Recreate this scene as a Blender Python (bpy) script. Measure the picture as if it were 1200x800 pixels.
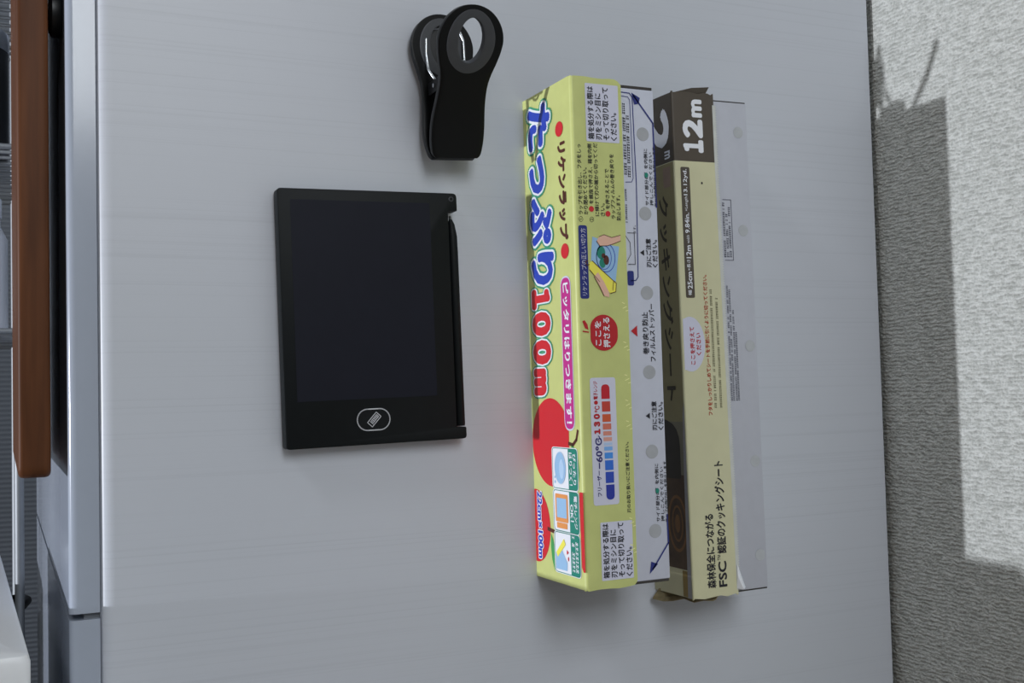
import bpy, bmesh, math, random
from mathutils import Vector, Matrix

random.seed(7)
for o in list(bpy.data.objects):
    bpy.data.objects.remove(o)
scene = bpy.context.scene
COL = scene.collection
MM = 0.001
BASE = 1.0            # height of the wrap carton's foot above the floor (m)


def W(x, y, z):
    """millimetres measured from the foot of the yellow carton on the fridge side -> world metres"""
    return Vector((x * MM, y * MM, z * MM + BASE))


# ------------------------------------------------------------------ camera
cam_data = bpy.data.cameras.new('camera')
cam = bpy.data.objects.new('camera', cam_data)
COL.objects.link(cam)
yaw, pitch, roll = 0.4312, 0.0438, -0.0253
fw = Vector((math.sin(yaw) * math.cos(pitch), math.cos(yaw) * math.cos(pitch), math.sin(pitch)))
rt = Vector((math.cos(yaw), -math.sin(yaw), 0))
up = rt.cross(fw)
rt2 = rt * math.cos(roll) + up * math.sin(roll)
up2 = up * math.cos(roll) - rt * math.sin(roll)
cm = Matrix.Identity(4)
for i in range(3):
    cm[i][0], cm[i][1], cm[i][2] = rt2[i], up2[i], -fw[i]
cm.translation = W(-235.28, -489.2, 90.0)
cam.matrix_world = cm
cam_data.sensor_width = 36
cam_data.lens = 1300 * 36 / 1200
cam_data.clip_start = 0.01
scene.camera = cam

# ------------------------------------------------------------------ light
world = bpy.data.worlds.new('room_air')
scene.world = world
world.use_nodes = True
bg = world.node_tree.nodes['Background']
bg.inputs[0].default_value = (0.93, 1.0, 0.88, 1)
bg.inputs[1].default_value = 0.055


def lamp(name, kind, loc, target, energy, color, **kw):
    d = bpy.data.lights.new(name, kind)
    o = bpy.data.objects.new(name, d)
    COL.objects.link(o)
    o.location = loc
    o.rotation_euler = (target - loc).to_track_quat('-Z', 'Y').to_euler()
    d.energy = energy
    d.color = color
    for k, v in kw.items():
        setattr(d, k, v)
    return o


# small lamp far to the left, level with the foot of the cartons: it rakes along the fridge side
lamp('side_lamp', 'POINT', W(-3500, -20, 80), W(0, 0, 100), 395, (0.90, 0.93, 1.0), shadow_soft_size=0.024)
# ceiling lamp up to the left
lamp('ceiling_lamp', 'AREA', W(-1150, -420, 1400), W(-50, 0, 100), 4.9, (0.95, 0.97, 1.0), shape='DISK', size=0.26)
# added soft fill light behind the camera, brightens the fridge side from the front
lamp('front_fill', 'AREA', W(-170, -2100, 1250), W(0, 0, 150), 20.0, (0.92, 0.96, 1.0), shape='RECTANGLE', size=0.7, size_y=1.1)

vs = scene.view_settings
vs.view_transform = 'Standard'
vs.look = 'None'
vs.gamma = 1
vs.use_curve_mapping = False
vs.exposure = 0.0


# ------------------------------------------------------------------ materials
def lin(c):
    c /= 255
    return c / 12.92 if c <= 0.04045 else ((c + 0.055) / 1.055) ** 2.4


def rgb(c):
    return (lin(c[0]), lin(c[1]), lin(c[2]), 1)


def mat(name, c, rough=0.5, spec=0.4, metal=0.0, var=0.06, nscale=220, stretch=(1, 1, 1), bump=0.0, bdist=0.0003):
    m = bpy.data.materials.new(name)
    m.use_nodes = True
    nt = m.node_tree
    p = nt.nodes['Principled BSDF']
    p.inputs['Roughness'].default_value = rough
    p.inputs['Specular IOR Level'].default_value = spec
    p.inputs['Metallic'].default_value = metal
    tc = nt.nodes.new('ShaderNodeTexCoord')
    mp = nt.nodes.new('ShaderNodeMapping')
    mp.inputs['Scale'].default_value = stretch
    nz = nt.nodes.new('ShaderNodeTexNoise')
    nz.inputs['Scale'].default_value = nscale
    nz.inputs['Detail'].default_value = 4
    cr = nt.nodes.new('ShaderNodeValToRGB')
    cr.color_ramp.elements[0].position = 0.3
    cr.color_ramp.elements[1].position = 0.7
    a = rgb(c)
    cr.color_ramp.elements[0].color = [v * (1 - var) for v in a[:3]] + [1]
    cr.color_ramp.elements[1].color = [min(1, v * (1 + var)) for v in a[:3]] + [1]
    L = nt.links.new
    L(tc.outputs['Object'], mp.inputs['Vector'])
    L(mp.outputs[0], nz.inputs['Vector'])
    L(nz.outputs[0], cr.inputs[0])
    L(cr.outputs[0], p.inputs['Base Color'])
    if bump:
        b = nt.nodes.new('ShaderNodeBump')
        b.inputs['Strength'].default_value = bump
        b.inputs['Distance'].default_value = bdist
        L(nz.outputs[0], b.inputs['Height'])
        L(b.outputs[0], p.inputs['Normal'])
    return m


def fridge_side_mat():
    """satin coated steel with fine level rolling streaks"""
    m = bpy.data.materials.new('fridge_satin')
    m.use_nodes = True
    nt = m.node_tree
    N, L = nt.nodes, nt.links.new
    p = N['Principled BSDF']
    p.inputs['Roughness'].default_value = 0.36
    p.inputs['Specular IOR Level'].default_value = 0.32
    tc = N.new('ShaderNodeTexCoord')

    def noise(scale_vec, sc, det):
        mp = N.new('ShaderNodeMapping')
        mp.inputs['Scale'].default_value = scale_vec
        nz = N.new('ShaderNodeTexNoise')
        nz.inputs['Scale'].default_value = sc
        nz.inputs['Detail'].default_value = det
        L(tc.outputs['Object'], mp.inputs['Vector'])
        L(mp.outputs[0], nz.inputs['Vector'])
        return nz.outputs[0]
    fine = noise((0.9, 1, 300), 3.0, 4)
    broad = noise((1, 1, 1), 5.0, 2)
    ramp = N.new('ShaderNodeValToRGB')
    e = ramp.color_ramp.elements
    e[0].position, e[0].color = 0.27, rgb((191, 195, 204))
    e[1].position, e[1].color = 0.46, rgb((198, 202, 211))
    L(fine, ramp.inputs[0])
    mix = N.new('ShaderNodeMix')
    mix.data_type = 'RGBA'
    mix.blend_type = 'MULTIPLY'
    mix.inputs[0].default_value = 1.0
    r2 = N.new('ShaderNodeValToRGB')
    r2.color_ramp.elements[0].position = 0.3
    r2.color_ramp.elements[0].color = (0.95, 0.96, 0.95, 1)
    r2.color_ramp.elements[1].position = 0.7
    r2.color_ramp.elements[1].color = (1, 1, 1, 1)
    L(broad, r2.inputs[0])
    L(ramp.outputs[0], mix.inputs[6])
    L(r2.outputs[0], mix.inputs[7])
    L(mix.outputs[2], p.inputs['Base Color'])
    b = N.new('ShaderNodeBump')
    b.inputs['Strength'].default_value = 0.07
    b.inputs['Distance'].default_value = 0.0004
    L(fine, b.inputs['Height'])
    L(b.outputs[0], p.inputs['Normal'])
    return m


def wallpaper_mat():
    """woven vinyl wallpaper: irregular level threads with a finer upright thread"""
    m = bpy.data.materials.new('woven_wallpaper')
    m.use_nodes = True
    nt = m.node_tree
    N, L = nt.nodes, nt.links.new
    p = N['Principled BSDF']
    p.inputs['Roughness'].default_value = 0.8
    p.inputs['Specular IOR Level'].default_value = 0.2
    p.inputs['Base Color'].default_value = rgb((212, 212, 214))
    tc = N.new('ShaderNodeTexCoord')

    def noise(scale_vec, sc, det):
        mp = N.new('ShaderNodeMapping')
        mp.inputs['Scale'].default_value = scale_vec
        nz = N.new('ShaderNodeTexNoise')
        nz.inputs['Scale'].default_value = sc
        nz.inputs['Detail'].default_value = det
        L(tc.outputs['Object'], mp.inputs['Vector'])
        L(mp.outputs[0], nz.inputs['Vector'])
        return nz.outputs[0]
    wv = N.new('ShaderNodeTexWave')
    wv.bands_direction = 'Z'
    wv.inputs['Scale'].default_value = 145
    wv.inputs['Distortion'].default_value = 4.5
    wv.inputs['Detail'].default_value = 2
    wv.inputs['Detail Scale'].default_value = 1.6
    L(tc.outputs['Object'], wv.inputs['Vector'])
    rows = wv.outputs['Fac']
    threads = noise((1, 0.42, 1.0), 560, 2)
    grain = noise((1, 1.0, 0.8), 900, 1)

    def madd(a, k, b):
        n_ = N.new('ShaderNodeMath')
        n_.operation = 'MULTIPLY_ADD'
        L(a, n_.inputs[0])
        n_.inputs[1].default_value = k
        if hasattr(b, 'links'):
            L(b, n_.inputs[2])
        else:
            n_.inputs[2].default_value = b
        return n_.outputs[0]
    height = madd(rows, 0.16, madd(threads, 0.9, madd(grain, 0.5, -0.28)))
    b = N.new('ShaderNodeBump')
    b.inputs['Strength'].default_value = 0.7
    b.inputs['Distance'].default_value = 0.0026
    L(height, b.inputs['Height'])
    L(b.outputs[0], p.inputs['Normal'])
    ramp = N.new('ShaderNodeValToRGB')
    ramp.color_ramp.elements[0].position = 0.28
    ramp.color_ramp.elements[0].color = rgb((164, 166, 161))
    ramp.color_ramp.elements[1].position = 0.72
    ramp.color_ramp.elements[1].color = rgb((206, 208, 204))
    L(height, ramp.inputs[0])  # hollows of the weave coloured darker: relief shade put into the base colour
    L(ramp.outputs[0], p.inputs['Base Color'])
    return m


def wood_mat(name, dark, light):
    m = mat(name, dark, 0.5, 0.18, var=0.0)
    nt = m.node_tree
    nz = [n for n in nt.nodes if n.type == 'TEX_NOISE'][0]
    cr = [n for n in nt.nodes if n.type == 'VALTORGB'][0]
    mp = [n for n in nt.nodes if n.type == 'MAPPING'][0]
    mp.inputs['Scale'].default_value = (14, 14, 1)
    nz.inputs['Scale'].default_value = 14
    cr.color_ramp.elements[0].color = rgb(dark)
    cr.color_ramp.elements[1].color = rgb(light)
    return m


def ribbed_mat():
    m = bpy.data.materials.new('ribbed_steel')
    m.use_nodes = True
    nt = m.node_tree
    N, L = nt.nodes, nt.links.new
    p = N['Principled BSDF']
    p.inputs['Roughness'].default_value = 0.5
    tc = N.new('ShaderNodeTexCoord')
    wv = N.new('ShaderNodeTexWave')
    wv.bands_direction = 'Z'
    wv.inputs['Scale'].default_value = 42
    wv.inputs['Distortion'].default_value = 0.2
    cr = N.new('ShaderNodeValToRGB')
    cr.color_ramp.elements[0].color = rgb((84, 90, 98))
    cr.color_ramp.elements[1].color = rgb((98, 104, 112))
    L(tc.outputs['Object'], wv.inputs['Vector'])
    L(wv.outputs[0], cr.inputs[0])
    L(cr.outputs[0], p.inputs['Base Color'])
    b = N.new('ShaderNodeBump')
    b.inputs['Strength'].default_value = 0.4
    b.inputs['Distance'].default_value = 0.003
    L(wv.outputs[0], b.inputs['Height'])
    L(b.outputs[0], p.inputs['Normal'])
    return m


M = {
    'fridge': fridge_side_mat(),
    'paper': wallpaper_mat(),
    'ribbed': ribbed_mat(),
    'door': mat('door_gloss', (164, 172, 186), 0.16, 0.6, var=0.01),
    'gasket': mat('gasket_grey', (120, 124, 130), 0.6, 0.3, var=0.02),
    'floor': wood_mat('floor_brown', (110, 84, 60), (140, 110, 82)),
    'counter': mat('counter_dark', (52, 56, 56), 0.4, 0.4, var=0.08),
    'board': wood_mat('board_brown', (74, 42, 22), (100, 60, 34)),
    'white_plastic': mat('white_plastic', (226, 229, 233), 0.35, 0.5, var=0.01),
    'rack_steel': mat('rack_steel', (150, 154, 158), 0.55, 0.4, metal=0.6, var=0.03),
    'steel': mat('steel', (190, 194, 198), 0.25, 0.5, metal=1.0, var=0.03),
    'black_plastic': mat('black_plastic', (20, 22, 24), 0.42, 0.45, var=0.05),
    'clip_black': mat('clip_black', (7, 8, 9), 0.35, 0.18, var=0.04),
    'clip_grey': mat('clip_grey_rubber', (66, 68, 72), 0.5, 0.3, var=0.04),
    'tablet': mat('tablet_black', (14, 18, 20), 0.5, 0.16, var=0.08),
    'screen': mat('screen_dark', (24, 26, 37), 0.42, 0.14, var=0.05, nscale=60),
    'pale_print': mat('pale_print', (205, 208, 214), 0.5, 0.3, var=0.0),
    'card_white': mat('card_white', (196, 200, 214), 0.5, 0.35, var=0.02),
    'card_grey': mat('card_grey', (184, 187, 197), 0.5, 0.35, var=0.02),
    'card_edge_shade': mat('card_edge_shade', (70, 68, 66), 0.8, 0.1, var=0.1),  # dark card tone, also stands for contact shade at the carton foot
    'yellow': mat('card_yellow', (196, 203, 128), 0.42, 0.4, var=0.05, nscale=95),
    'beige': mat('card_beige', (206, 204, 168), 0.45, 0.35, var=0.025, nscale=90),
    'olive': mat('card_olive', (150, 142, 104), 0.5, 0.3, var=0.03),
    'brown': mat('card_brown', (78, 70, 60), 0.42, 0.4, var=0.03),
    'lilac': mat('print_lilac', (206, 208, 226), 0.45, 0.35, var=0.01),
    'white': mat('print_white', (232, 235, 242), 0.45, 0.35, var=0.0),
    'ink': mat('ink_black', (34, 34, 42), 0.5, 0.3, var=0.0),
    'navy': mat('ink_navy', (38, 48, 120), 0.5, 0.3, var=0.0),
    'blue': mat('ink_blue', (40, 66, 178), 0.45, 0.35, var=0.0),
    'green': mat('ink_green', (60, 150, 116), 0.45, 0.35, var=0.0),
    'teal': mat('ink_teal', (30, 130, 112), 0.45, 0.35, var=0.0),
    'leaf': mat('ink_leaf', (70, 156, 84), 0.45, 0.35, var=0.0),
    'red': mat('ink_red', (204, 34, 44), 0.42, 0.4, var=0.0),
    'dkred': mat('ink_dark_red', (182, 28, 38), 0.45, 0.35, var=0.0),
    'redtext': mat('ink_red_text', (180, 60, 40), 0.45, 0.35, var=0.0),
    'maroon': mat('ink_maroon', (84, 40, 30), 0.45, 0.35, var=0.0),
    'magenta': mat('ink_magenta', (190, 46, 136), 0.45, 0.35, var=0.0),
    'sky': mat('ink_sky', (150, 190, 226), 0.45, 0.35, var=0.0),
    'skin': mat('ink_skin', (226, 182, 160), 0.45, 0.35, var=0.0),
    'orange': mat('ink_orange', (226, 150, 84), 0.45, 0.35, var=0.0),
    'lemon': mat('ink_lemon', (240, 232, 90), 0.45, 0.35, var=0.0),
    'glue': mat('glue_spot', (164, 167, 172), 0.35, 0.5, var=0.06),
    'glue_pale': mat('glue_spot_pale', (177, 181, 185), 0.34, 0.45, var=0.06),
    'pot': mat('pot_dark', (40, 48, 46), 0.4, 0.4, var=0.06),
}


# ------------------------------------------------------------------ mesh helpers (all in millimetres)
def link(name, me, m=None, parent=None):
    o = bpy.data.objects.new(name, me)
    COL.objects.link(o)
    for mm_ in (m if isinstance(m, (list, tuple)) else [m]):
        if mm_ is not None:
            me.materials.append(mm_)
    if parent is not None:
        o.parent = parent
    return o


def from_bm(name, bm, m, parent=None, smooth=None, world=False):
    bmesh.ops.recalc_face_normals(bm, faces=bm.faces[:])
    for v in bm.verts:
        v.co *= MM
        if world:
            v.co.z += BASE
    me = bpy.data.meshes.new(name)
    bm.to_mesh(me)
    bm.free()
    if smooth is not None:
        for p in me.polygons:
            p.use_smooth = True
        me.set_sharp_from_angle(angle=math.radians(smooth))
    return link(name, me, m, parent)


def root(name, loc, ry=0.0):
    o = bpy.data.objects.new(name, None)
    o.empty_display_size = 0.01
    COL.objects.link(o)
    o.location = W(*loc)
    o.rotation_euler = (0, ry, 0)
    return o


def tag(o, label=None, cat=None, group=None, kind=None):
    if label:
        o['label'] = label
    if cat:
        o['category'] = cat
    if group:
        o['group'] = group
    if kind:
        o['kind'] = kind
    return o


def add_box(bm, lo, hi, bev=0.0, seg=2):
    r = bmesh.ops.create_cube(bm, size=1)
    vs_ = r['verts']
    for v in vs_:
        v.co = Vector([lo[i] + (v.co[i] + 0.5) * (hi[i] - lo[i]) for i in range(3)])
    if bev:
        es = list({e for v in vs_ for e in v.link_edges})
        bmesh.ops.bevel(bm, geom=es, offset=bev, segments=seg, profile=0.5, affect='EDGES')


def add_tube(bm, pts, r, n=10, cap=True):
    pts = [Vector(p) for p in pts]
    rs = r if isinstance(r, (list, tuple)) else [r] * len(pts)
    rings = []
    prev = None
    for i, p in enumerate(pts):
        t = (pts[min(i + 1, len(pts) - 1)] - pts[max(i - 1, 0)]).normalized()
        if prev is None:
            a = t.orthogonal().normalized()
        else:
            a = (prev - t * prev.dot(t)).normalized()
        prev = a
        b = t.cross(a)
        rings.append([bm.verts.new(p + (a * math.cos(2 * math.pi * k / n) + b * math.sin(2 * math.pi * k / n)) * rs[i]) for k in range(n)])
    for A, B in zip(rings, rings[1:]):
        for k in range(n):
            bm.faces.new((A[k], A[(k + 1) % n], B[(k + 1) % n], B[k]))
    if cap:
        bm.faces.new(rings[0])
        bm.faces.new(rings[-1])


def add_lathe(bm, prof, n=32, c=(0, 0, 0)):
    rings = []
    for r, z in prof:
        rings.append([bm.verts.new((c[0] + r * math.cos(2 * math.pi * k / n), c[1] + r * math.sin(2 * math.pi * k / n), c[2] + z)) for k in range(n)])
    for A, B in zip(rings, rings[1:]):
        for k in range(n):
            bm.faces.new((A[k], A[(k + 1) % n], B[(k + 1) % n], B[k]))
    bm.faces.new(rings[0])
    bm.faces.new(rings[-1])


def add_prism(bm, poly, f0, f1):
    """poly of 2-D points; f0/f1 map a point to the two ends"""
    a = [bm.verts.new(f0(*p)) for p in poly]
    b = [bm.verts.new(f1(*p)) for p in poly]
    n = len(poly)
    for i in range(n):
        bm.faces.new((a[i], a[(i + 1) % n], b[(i + 1) % n], b[i]))
    bm.faces.new(a)
    bm.faces.new(b)


def round_poly(pts, r, seg=4):
    out = []
    n = len(pts)
    rs = r if isinstance(r, (list, tuple)) else [r] * n
    for i in range(n):
        p0, p, p1 = Vector(pts[i - 1]), Vector(pts[i]), Vector(pts[(i + 1) % n])
        if rs[i] <= 0:
            out.append(tuple(p))
            continue
        d0, d1 = (p0 - p).normalized(), (p1 - p).normalized()
        a, b = p + d0 * rs[i], p + d1 * rs[i]
        for k in range(seg + 1):
            t = k / seg
            out.append(tuple(a * (1 - t) ** 2 + p * 2 * t * (1 - t) + b * t ** 2))
    return out


# ------------------------------------------------------------------ print on flat faces
class Face:
    """maps face coordinates (s across, z up) to the local space of a thing; read = reading direction of the print"""

    def __init__(self, kind, depth, read):
        self.kind, self.depth, self.read = kind, depth, read

    def pt(self, s, z, e):
        if self.kind == 'front':
            return Vector((s, -(self.depth + e), z))
        return Vector((-(self.depth + e), -s, z))

    def txt(self, rect, a, b):
        """a, b in 0..1 along reading direction / glyph height"""
        s0, s1, z0, z1 = rect
        if self.read == 'up':
            return s1 - b * (s1 - s0), z0 + a * (z1 - z0)
        if self.read == 'down':
            return s0 + b * (s1 - s0), z1 - a * (z1 - z0)
        return s0 + a * (s1 - s0), z0 + b * (z1 - z0)


class Print:
    def __init__(self, face, level):
        self.f, self.e = face, 0.10 + level * 0.07
        self.bm = bmesh.new()

    def poly(self, pts):
        v = [self.bm.verts.new(self.f.pt(s, z, self.e)) for s, z in pts]
        self.bm.faces.new(v)
        return self

    def rect(self, s0, s1, z0, z1, r=0):
        p = [(s0, z0), (s1, z0), (s1, z1), (s0, z1)]
        return self.poly(round_poly(p, r, 5) if r else p)

    def oval(self, s, z, rs, rz, n=36, a0=0, smin=None):
        p = [(s + rs * math.cos(2 * math.pi * k / n), z + rz * math.sin(2 * math.pi * k / n)) for k in range(n)]
        if smin is not None:
            p = [(max(smin, a), b) for a, b in p]
        return self.poly(p)

    def ring(self, s, z, rs, rz, w, n=36):
        for k in range(n):
            t0, t1 = 2 * math.pi * k / n, 2 * math.pi * (k + 1) / n
            self.poly([(s + rs * math.cos(t0), z + rz * math.sin(t0)), (s + rs * math.cos(t1), z + rz * math.sin(t1)),
                       (s + (rs - w) * math.cos(t1), z + (rz - w) * math.sin(t1)), (s + (rs - w) * math.cos(t0), z + (rz - w) * math.sin(t0))])
        return self

    def stroke(self, pts, w, close=False):
        pts = [Vector(p) for p in pts]
        if close:
            pts = pts + [pts[0]]
        for a, b in zip(pts, pts[1:]):
            d = (b - a)
            if d.length < 1e-6:
                continue
            d.normalize()
            n = Vector((-d.y, d.x)) * w / 2
            a2, b2 = a - d * w * 0.3, b + d * w * 0.3
            self.poly([tuple(a2 + n), tuple(b2 + n), tuple(b2 - n), tuple(a2 - n)])
        return self

    def dashes(self, rect, lines=1, gap=0.35, glyph=None):
        """lines of print too small to read: rows of little glyph marks along the reading direction"""
        s0, s1, z0, z1 = rect
        up = self.f.read in ('up', 'down')
        wl = (s1 - s0) / lines
        for i in range(lines):
            c0 = s0 + i * wl + wl * gap / 2
            c1 = s0 + (i + 1) * wl - wl * gap / 2
            g = glyph or (c1 - c0)
            end = z1 - random.random() * 0.25 * (z1 - z0) * (1 if i else 0)
            z = z0
            while z < end:
                L = g * random.uniform(0.5, 0.9)
                k = random.random()
                if k < 0.85:
                    m_ = random.uniform(0.1, 0.4)
                    self.poly([(c0, z), (c0 + (c1 - c0) * m_, z), (c0 + (c1 - c0) * m_, z + L), (c0, z + L)])
                    self.poly([(c1 - (c1 - c0) * 0.35, z), (c1, z), (c1, z + L * 0.8), (c1 - (c1 - c0) * 0.35, z + L * 0.8)])
                    self.poly([(c0, z + L * 0.35), (c1, z + L * 0.35), (c1, z + L * 0.6), (c0, z + L * 0.6)])
                z += L + g * 0.18
        return self

    def text(self, body, rect, bold=0.0, outline=None):
        """lettering fitted into rect (s0, s1, z0, z1); bold / outline thicken every stroke evenly"""
        vv, ff = glyphs(body)
        xs = [v[0] for v in vv]
        ys = [v[1] for v in vv]
        r0 = bold
        x0, x1, y0, y1 = min(xs) - r0, max(xs) + r0, min(ys) - r0, max(ys) + r0
        r = bold + (outline or 0.0)
        if r <= 0:
            shifts = [(0, 0)]
        else:
            n = 16 if r > 0.06 else 8
            shifts = [(r * math.cos(2 * math.pi * k / n), r * math.sin(2 * math.pi * k / n)) for k in range(n)]
            if r > 0.06:
                shifts += [(0.5 * a, 0.5 * b) for a, b in shifts[::2]]
            shifts.append((0, 0))
        for q, (dx, dy) in enumerate(shifts):
            new = []
            for x, y in vv:
                s, z = self.f.txt(rect, (x + dx - x0) / (x1 - x0), (y + dy - y0) / (y1 - y0))
                new.append(self.bm.verts.new(self.f.pt(s, z, self.e + 0.0025 * q)))
            for f in ff:
                try:
                    self.bm.faces.new([new[i] for i in f])
                except ValueError:
                    pass
        return self

    def done(self, name, m, parent, label=None):
        for v in self.bm.verts:
            v.co *= MM
        want = Vector((0, -1, 0)) if self.f.kind == 'front' else Vector((-1, 0, 0))
        self.bm.normal_update()
        bad = [f for f in self.bm.faces if f.normal.dot(want) < 0]
        bmesh.ops.reverse_faces(self.bm, faces=bad)
        me = bpy.data.meshes.new(name)
        self.bm.to_mesh(me)
        self.bm.free()
        o = link(name, me, m, parent)
        if label:
            o['label'] = label
        return o


_gl = {}


def glyphs(body):
    key = body
    if key in _gl:
        return _gl[key]
    cu = bpy.data.curves.new('lettering_outline', 'FONT')
    cu.body = body
    cu.size = 1
    cu.resolution_u = 3
    cu.fill_mode = 'FRONT'
    ob = bpy.data.objects.new('lettering_outline', cu)
    COL.objects.link(ob)
    dg = bpy.context.evaluated_depsgraph_get()
    ev = ob.evaluated_get(dg)
    me = ev.to_mesh()
    r = ([(v.co.x, v.co.y) for v in me.vertices], [tuple(p.vertices) for p in me.polygons])
    ev.to_mesh_clear()
    bpy.data.objects.remove(ob)
    bpy.data.curves.remove(cu)
    _gl[key] = r
    return r


def add_sheet(bm, path, rows, thick, trim=None):
    """card bent along path [(x, y)], rows = z values; trim(i, z) may move the ends; returns face rows"""
    n = len(path)
    P = [Vector((p[0], p[1])) for p in path]
    nor = []
    for i in range(n):
        t = (P[min(i + 1, n - 1)] - P[max(i - 1, 0)]).normalized()
        nor.append(Vector((t.y, -t.x)))
    out = [[None] * len(rows) for _ in range(n)]
    inn = [[None] * len(rows) for _ in range(n)]
    for i in range(n):
        for j, z in enumerate(rows):
            zz = trim(i, j, z) if trim else z
            out[i][j] = bm.verts.new((P[i].x, P[i].y, zz))
            q = P[i] + nor[i] * thick
            inn[i][j] = bm.verts.new((q.x, q.y, zz))
    m = len(rows)
    for i in range(n - 1):
        for j in range(m - 1):
            f = bm.faces.new((out[i][j], out[i + 1][j], out[i + 1][j + 1], out[i][j + 1]))
            f.material_index = j
            f = bm.faces.new((inn[i][j], inn[i][j + 1], inn[i + 1][j + 1], inn[i + 1][j]))
            f.material_index = j
        bm.faces.new((out[i][0], inn[i][0], inn[i + 1][0], out[i + 1][0])).material_index = 0
        bm.faces.new((out[i][-1], out[i + 1][-1], inn[i + 1][-1], inn[i][-1])).material_index = m - 2
    for i in (0, n - 1):
        for j in range(m - 1):
            bm.faces.new((out[i][j], out[i][j + 1], inn[i][j + 1], inn[i][j])).material_index = j


# ================================================================== THE SETTING
def setting_box(name, lo, hi, m):
    bm = bmesh.new()
    add_box(bm, lo, hi)
    return tag(from_bm(name, bm, m, world=True), kind='structure')


setting_box('floor', (-3900, -3300, -1060), (226, 1500, -1000), M['floor'])
setting_box('wall_right', (226, -3300, -1000), (300, 1500, 1500), M['paper'])
setting_box('wall_back', (-3900, 1400, -1000), (226, 1460, 1500), M['ribbed'])

# ================================================================== FRIDGE
fr = root('refrigerator', (0, 0, -1000))
tag(fr, 'silver grey refrigerator whose flat side holds the cartons, clip and black tablet', 'refrigerator')
OFF = 1000


def upright(name, poly, z0, z1, m, parent, smooth=40):
    bm = bmesh.new()
    add_prism(bm, poly, lambda x, y: (x, y, z0 + OFF), lambda x, y: (x, y, z1 + OFF))
    return from_bm(name, bm, m, parent, smooth=smooth)


XR, XF, XD = 222.3, -199.2, -211.0
cab = round_poly([(XR, 0), (XR, 483), (XF, 483), (XF, 0)], [1.5, 6, 1, 6.0], 8)
upright('cabinet', cab, -985, 640, M['fridge'], fr)
for zz0, zz1 in ((3.0, 636), (-975, 0.4)):
    dp = round_poly([(XF + 0.05, 1.8), (XF + 0.05, 482), (XD, 482), (XD, 1.8)], [0, 1, 6, 3.4], 6)
    upright('door', dp, zz0, zz1, M['door'], fr)
upright('gasket', [(XF - 0.05, 5.0), (XF - 0.05, 478), (XF - 6, 478), (XF - 6, 5.0)], 0.4, 3.0, M['gasket'], fr)
for fx in (-170, 190):
    for fy in (40, 440):
        bm = bmesh.new()
        add_lathe(bm, [(14, 0), (14, 6), (9, 8), (9, 16)], 20, (fx, fy, 0))
        from_bm('foot', bm, M['black_plastic'], fr, smooth=40)

# ================================================================== YELLOW WRAP CARTON
L1, W1, D1, T1 = 231.0, 44.7, 49.9, -0.0052
c1 = root('wrap_carton', (0, 0, 0), T1)
tag(c1, 'yellow cling wrap carton printed with red apples and blue lettering, on the fridge side', 'carton')
bm = bmesh.new()
add_box(bm, (0.2, -D1 + 0.75, 1.2), (W1, 0, L1 - 2.2), 0.7)
body1 = from_bm('carton_body', bm, M['card_white'], c1, smooth=40)
for z0, z1 in ((L1 - 2.3, L1 - 0.9), (0.1, 1.3)):  # upper plate: dark flap edge; lower plate: dark colour for contact shade
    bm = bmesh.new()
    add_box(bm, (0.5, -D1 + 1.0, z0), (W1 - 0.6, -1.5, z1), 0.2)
    from_bm('end_flap', bm, M['card_edge_shade'], c1)


def lid_path(wf, d, r=1.6, n=6, back=0.0, extra=8):
    p = [(0, -back), (0, -(d - r))]
    for k in range(1, n):
        a = math.pi / 2 * k / n
        p.append((r - r * math.cos(a), -(d - r) - r * math.sin(a)))
    p.append((r, -d))
    for k in range(1, extra + 1):
        t = k / extra
        t = 1 - (1 - t) ** 2
        p.append((r + (wf - r) * t, -d))
    return p


pth = lid_path(26.6, D1 + 0.1)
np_ = len(pth)


def trim1(i, j, z):
    x, y = pth[i]
    cut = 0
    if x > 23.4:
        cut = 2.6 * ((x - 23.4) / 3.2) ** 2.5
    w = 0.25 * math.sin(i * 1.7 + j)
    if j == 0:
        return z + cut + w
    return z - cut + w


bm = bmesh.new()
add_sheet(bm, pth, [-0.2, L1 + 0.8], -0.7, trim1)
lid1 = from_bm('carton_lid', bm, M['yellow'], c1, smooth=50)
lid1['label'] = 'yellow printed lid folded over the carton front'

S1 = Face('side', 0.0, 'down')
F1 = Face('front', D1 + 0.1, 'up')
B1 = Face('front', D1 - 0.75, 'up')

# --- lid, broad side
apple = [(20 + 20.2 * math.cos(t) * (1 - 0.10 * math.exp(-((math.pi - abs(t - math.pi)) / 0.35) ** 2)) , 65 + 20.8 * math.sin(t)) for t in [2 * math.pi * k / 48 for k in range(48)]]
Print(S1, 0).poly([(max(0.2, a), b) for a, b in apple]).done('apple_print', M['red'], lid1, 'large red apple')
Print(S1, 0).oval(1.5, 24.5, 15, 17.5, smin=0.2).done('apple_print', M['red'], lid1, 'red apple at the edge behind the size')
p = Print(S1, 1)
p.stroke([(38, 65), (42, 64.5), (45.5, 67), (47, 71)], 1.6)
p.done('apple_stem_print', M['maroon'], lid1)
Print(S1, 1).stroke([(14, 24), (20.5, 23.2)], 1.8).done('apple_stem_print', M['maroon'], lid1)
p = Print(S1, 1)
p.poly([(40, 65.5), (43.5, 63), (46.6, 58), (47.4, 52), (46.5, 48), (43, 54), (41, 60)])
p.done('leaf_print', M['leaf'], lid1)
p = Print(S1, 1)
p.poly([(17, 22), (19, 19.5), (21.2, 14), (21.2, 8), (20, 5), (17.5, 10), (16.6, 16)])
p.done('leaf_print', M['leaf'], lid1)
Print(S1, 0).poly([(46.6, 43.5), (50.0, 43.5), (50.0, 8.0), (48.3, 8.0), (46.9, 10)]).done('red_band', M['red'], lid1)

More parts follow.
